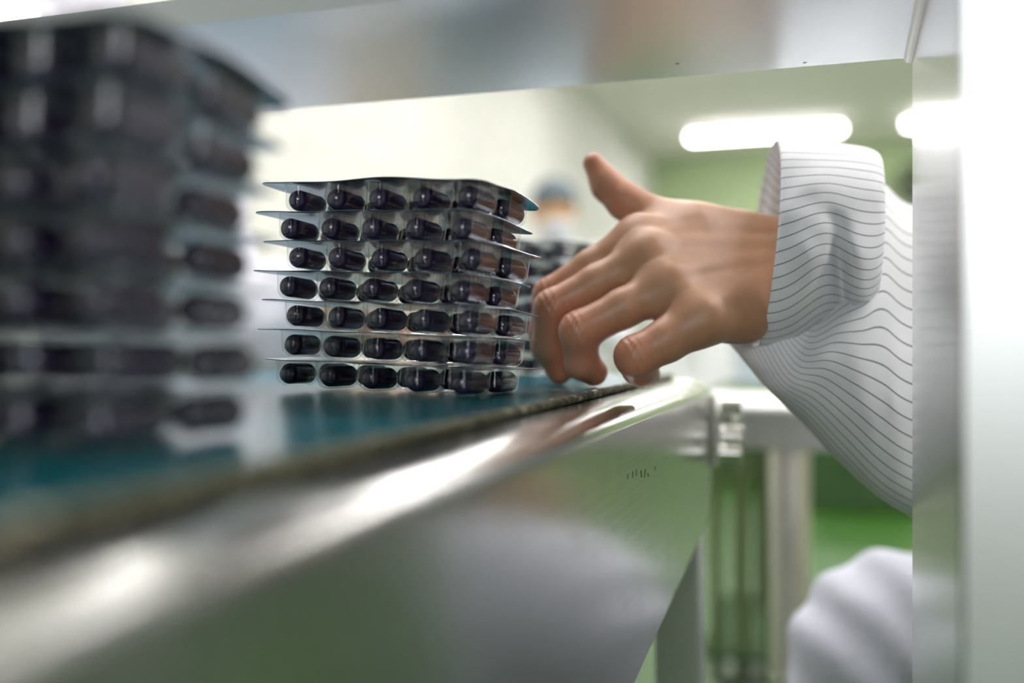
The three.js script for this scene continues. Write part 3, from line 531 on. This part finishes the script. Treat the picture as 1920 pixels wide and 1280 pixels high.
// --- far worker by the white wall, head bent
{
  const c = at(1040, 398, 4.0), o = V(c.x, 0, c.z);
  const w = thing('person', 'far worker in grey cap and white coat bending the head by the white wall', 'person', [0, 0, 0]);
  const tone = [0.62, 0.33, 0.13], P = (x, y, z) => o.clone().add(V(x, y, z));
  const hd = headGeo(P(0.0, c.y, 0), V(0.45, -0.45, 1), tone, 0.006);
  part('body', mergeGeometries([plain(hd.geo), plain(relaxedHand(P(0.16, 0.78, 0.28), V(0.1, -0.2, 1), V(0, 1, 0), -1, tone, 0.005)), plain(relaxedHand(P(-0.16, 0.78, 0.28), V(0.1, -0.2, 1), V(0, 1, 0), 1, tone, 0.005)), plain(skinColors(sdfMesh([bone(P(-0.02, 1.08, -0.05), P(0, 0.5, -0.12), 0.05, 0.08)], 0.02, 0.014), tone))]), M.skin, w);
  eyes(hd, w); capAndMask(hd, w, M.capGrey);
  part('coat', sdfMesh([bone(P(0, 0.9, -0.1), P(0, 0.5, -0.14), 0.15, 0.17), bone(P(-0.17, 1.0, -0.08), P(0.17, 1.0, -0.08), 0.085), bone(P(0, 0.95, -0.08), P(-0.01, 1.08, -0.05), 0.11, 0.07),
    bone(P(0.18, 0.98, -0.07), P(0.24, 0.74, 0.0), 0.075, 0.06), bone(P(0.24, 0.74, 0), P(0.16, 0.78, 0.25), 0.058, 0.045), bone(P(-0.18, 0.98, -0.07), P(-0.24, 0.74, 0.0), 0.075, 0.06), bone(P(-0.24, 0.74, 0), P(-0.16, 0.78, 0.25), 0.058, 0.045)], 0.04, 0.013, folds(0.008, 15)), M.cloth, w);
  part('trousers', sdfMesh([bone(P(-0.09, 0.48, -0.12), P(-0.1, 0.48, 0.28), 0.1, 0.075), bone(P(0.09, 0.48, -0.12), P(0.1, 0.48, 0.28), 0.1, 0.075), bone(P(-0.1, 0.48, 0.28), P(-0.1, 0.08, 0.26), 0.07, 0.05), bone(P(0.1, 0.48, 0.28), P(0.1, 0.08, 0.26), 0.07, 0.05)], 0.03, 0.014), M.cloth, w);
  for (const x of [-0.1, 0.1]) part('shoe', sdfMesh([bone(P(x, 0.042, 0.24), P(x, 0.036, 0.40), 0.042, 0.034)], 0.01, 0.009), M.shoe, w);
  const s3 = thing('stool', 'round pale stool under the far worker in grey cap', 'stool', [o.x, 0, o.z - 0.14]);
  part('seat', new THREE.CylinderGeometry(0.16, 0.16, 0.04, 32).translate(0, 0.295, 0), M.stool, s3);
  for (let i = 0; i < 4; i++) { const a = i * Math.PI / 2 + 0.6; part('leg', tubeAlong(V(Math.cos(a) * 0.16, 0, Math.sin(a) * 0.16), V(Math.cos(a) * 0.10, 0.28, Math.sin(a) * 0.10), 0.011, 10), M.steelDull, s3); }
}

// ------------------------------------------------------------------ steel table beyond the conveyor's end
{
  const p = at(1450, 762, 1.17), y = p.y, x0 = -0.195, x1 = 0.32, z1 = -1.215, z0 = -1.48;
  const t = thing('steel_table', 'white topped steel table crossing behind the end of the conveyor', 'table', [0, 0, 0]);
  part('tabletop', box(x1 - x0, 0.006, z1 - z0, (x0 + x1) / 2, y - 0.003, (z0 + z1) / 2, 0.001), M.tableWhite, t);
  part('apron', box(x1 - x0 - 0.004, 0.046, 0.012, (x0 + x1) / 2, y - 0.029, z1 - 0.008, 0.002), M.steelDull, t);
  part('apron', box(x1 - x0 - 0.004, 0.046, 0.012, (x0 + x1) / 2, y - 0.029, z0 + 0.008, 0.002), M.steelDull, t);
  for (const [x, z] of [[-0.07, z1 - 0.045], [x1 - 0.05, z1 - 0.045], [-0.07, z0 + 0.04], [x1 - 0.05, z0 + 0.04]]) {
    const l = part('leg', tubeAlong(V(x, 0.02, z), V(x, y - 0.006, z), 0.021, 24), M.pipe, t);
    part('foot', new THREE.CylinderGeometry(0.028, 0.03, 0.02, 20).translate(x, 0.01, z), M.black, l);
    part('collar', new THREE.CylinderGeometry(0.022, 0.022, 0.03, 20).translate(x, 0.30, z), M.bolt, l);
  }
  part('shelf_bar', tubeAlong(V(-0.07, 0.16, z1 - 0.045), V(x1 - 0.05, 0.16, z1 - 0.045), 0.011, 14), M.steelDull, t);
}
// trolley of thin tubes behind the table
{
  const t = thing('trolley', 'olive tube trolley standing on the green floor behind the steel table', 'trolley', [-0.24, 0, -1.95]);
  for (const x of [0, 0.05, 0.1, 0.5]) for (const z of [0, -0.4]) part('post', tubeAlong(V(x, 0.06, z), V(x, 0.62, z), 0.012, 14), M.trolleyPaint, t);
  for (const h of [0.12, 0.61]) part('shelf', box(0.56, 0.014, 0.46, 0.25, h, -0.2, 0.004), M.binGreen, t);
  for (const x of [0.02, 0.48]) for (const z of [-0.02, -0.38]) { const w = new THREE.CylinderGeometry(0.03, 0.03, 0.02, 20); w.rotateZ(Math.PI / 2); w.translate(x, 0.03, z); part('wheel', w, M.black, t); }
}
// cream equipment cabinet behind the seated worker
{
  const c = thing('equipment_cabinet', 'tall cream equipment cabinet behind the seated worker', 'cabinet', [1.3, 0, -1.9]);
  part('body', box(0.55, 1.2, 2.0, 0, 0.62, 0, 0.01), M.wallCream, c);
  for (const z of [-0.5, 0.5]) { const d = part('door', box(0.018, 1.05, 0.94, -0.284, 0.64, z, 0.004), M.wallCream, c); part('handle', box(0.02, 0.16, 0.016, -0.302, 0.7, z * 0.25, 0.004), M.steelDull, d); }
  part('plinth', box(0.5, 0.03, 1.94, 0, 0.015, 0), M.black, c);
}
// white cabinets by the green end wall
[[-1.05, 0, 'beside the white wall'], [-0.44, 1, 'middle of three'], [0.17, 0, 'at the open end of the row']].forEach(([x, k, w]) => {
  const c = thing('storage_cabinet', `low white storage cabinet by the green end wall, ${w}`, 'cabinet', [x, 0, -7.4], 'low white cabinets');
  part('body', box(0.6, 1.05, 0.45, 0, 0.525, 0, 0.006), M.cabinet, c);
  for (const s of [-1, 1]) { const d = part('door', box(0.285, 0.92, 0.018, s * 0.146, 0.54, 0.236, 0.004), k ? M.cabinetDoor : M.cabinet, c); part('handle', box(0.012, 0.12, 0.02, s * 0.03, 0.6, 0.254, 0.004), M.steelDull, d); }
  part('plinth', box(0.56, 0.05, 0.4, 0, 0.025, 0.01), M.black, c);
});
// dark green bins on the floor
[[1620, 4.3, 'behind the raised sleeve'], [1400, 5.2, 'beside the white cabinets']].forEach(([px, z, w]) => {
  const p = at(px, 630, z), b = thing('storage_bin', `dark green lidded bin on the floor ${w}`, 'bin', [p.x, 0, p.z], 'dark green bins');
  part('body', box(0.46, 0.34, 0.4, 0, 0.17, 0, 0.02), M.binGreen, b); part('lid', box(0.5, 0.03, 0.44, 0, 0.355, 0, 0.01), M.binGreen, b); part('handle', box(0.14, 0.02, 0.03, 0, 0.25, 0.21, 0.008), M.black, b);
});
// dark round fan on the green wall
{
  const p = at(1712, 362, 9.4), f = thing('wall_fan', 'black round wall fan on the green end wall', 'fan', [p.x, p.y, RZ0 + 0.02]);
  const ring = new THREE.TorusGeometry(0.17, 0.018, 10, 40); ring.translate(0, 0, 0.12); part('guard', ring, M.black, f);
  part('motor', tubeAlong(V(0, 0, -0.02), V(0, 0, 0.12), 0.06, 24), M.black, f);
  for (let i = 0; i < 4; i++) { const b = box(0.07, 0.14, 0.006, 0, 0.085, 0, 0.002); b.rotateY(0.45); b.translate(0, 0, 0.12); b.rotateZ(i * Math.PI / 2); part('blade', b, M.black, f); }
}
renderer.render(scene, camera);
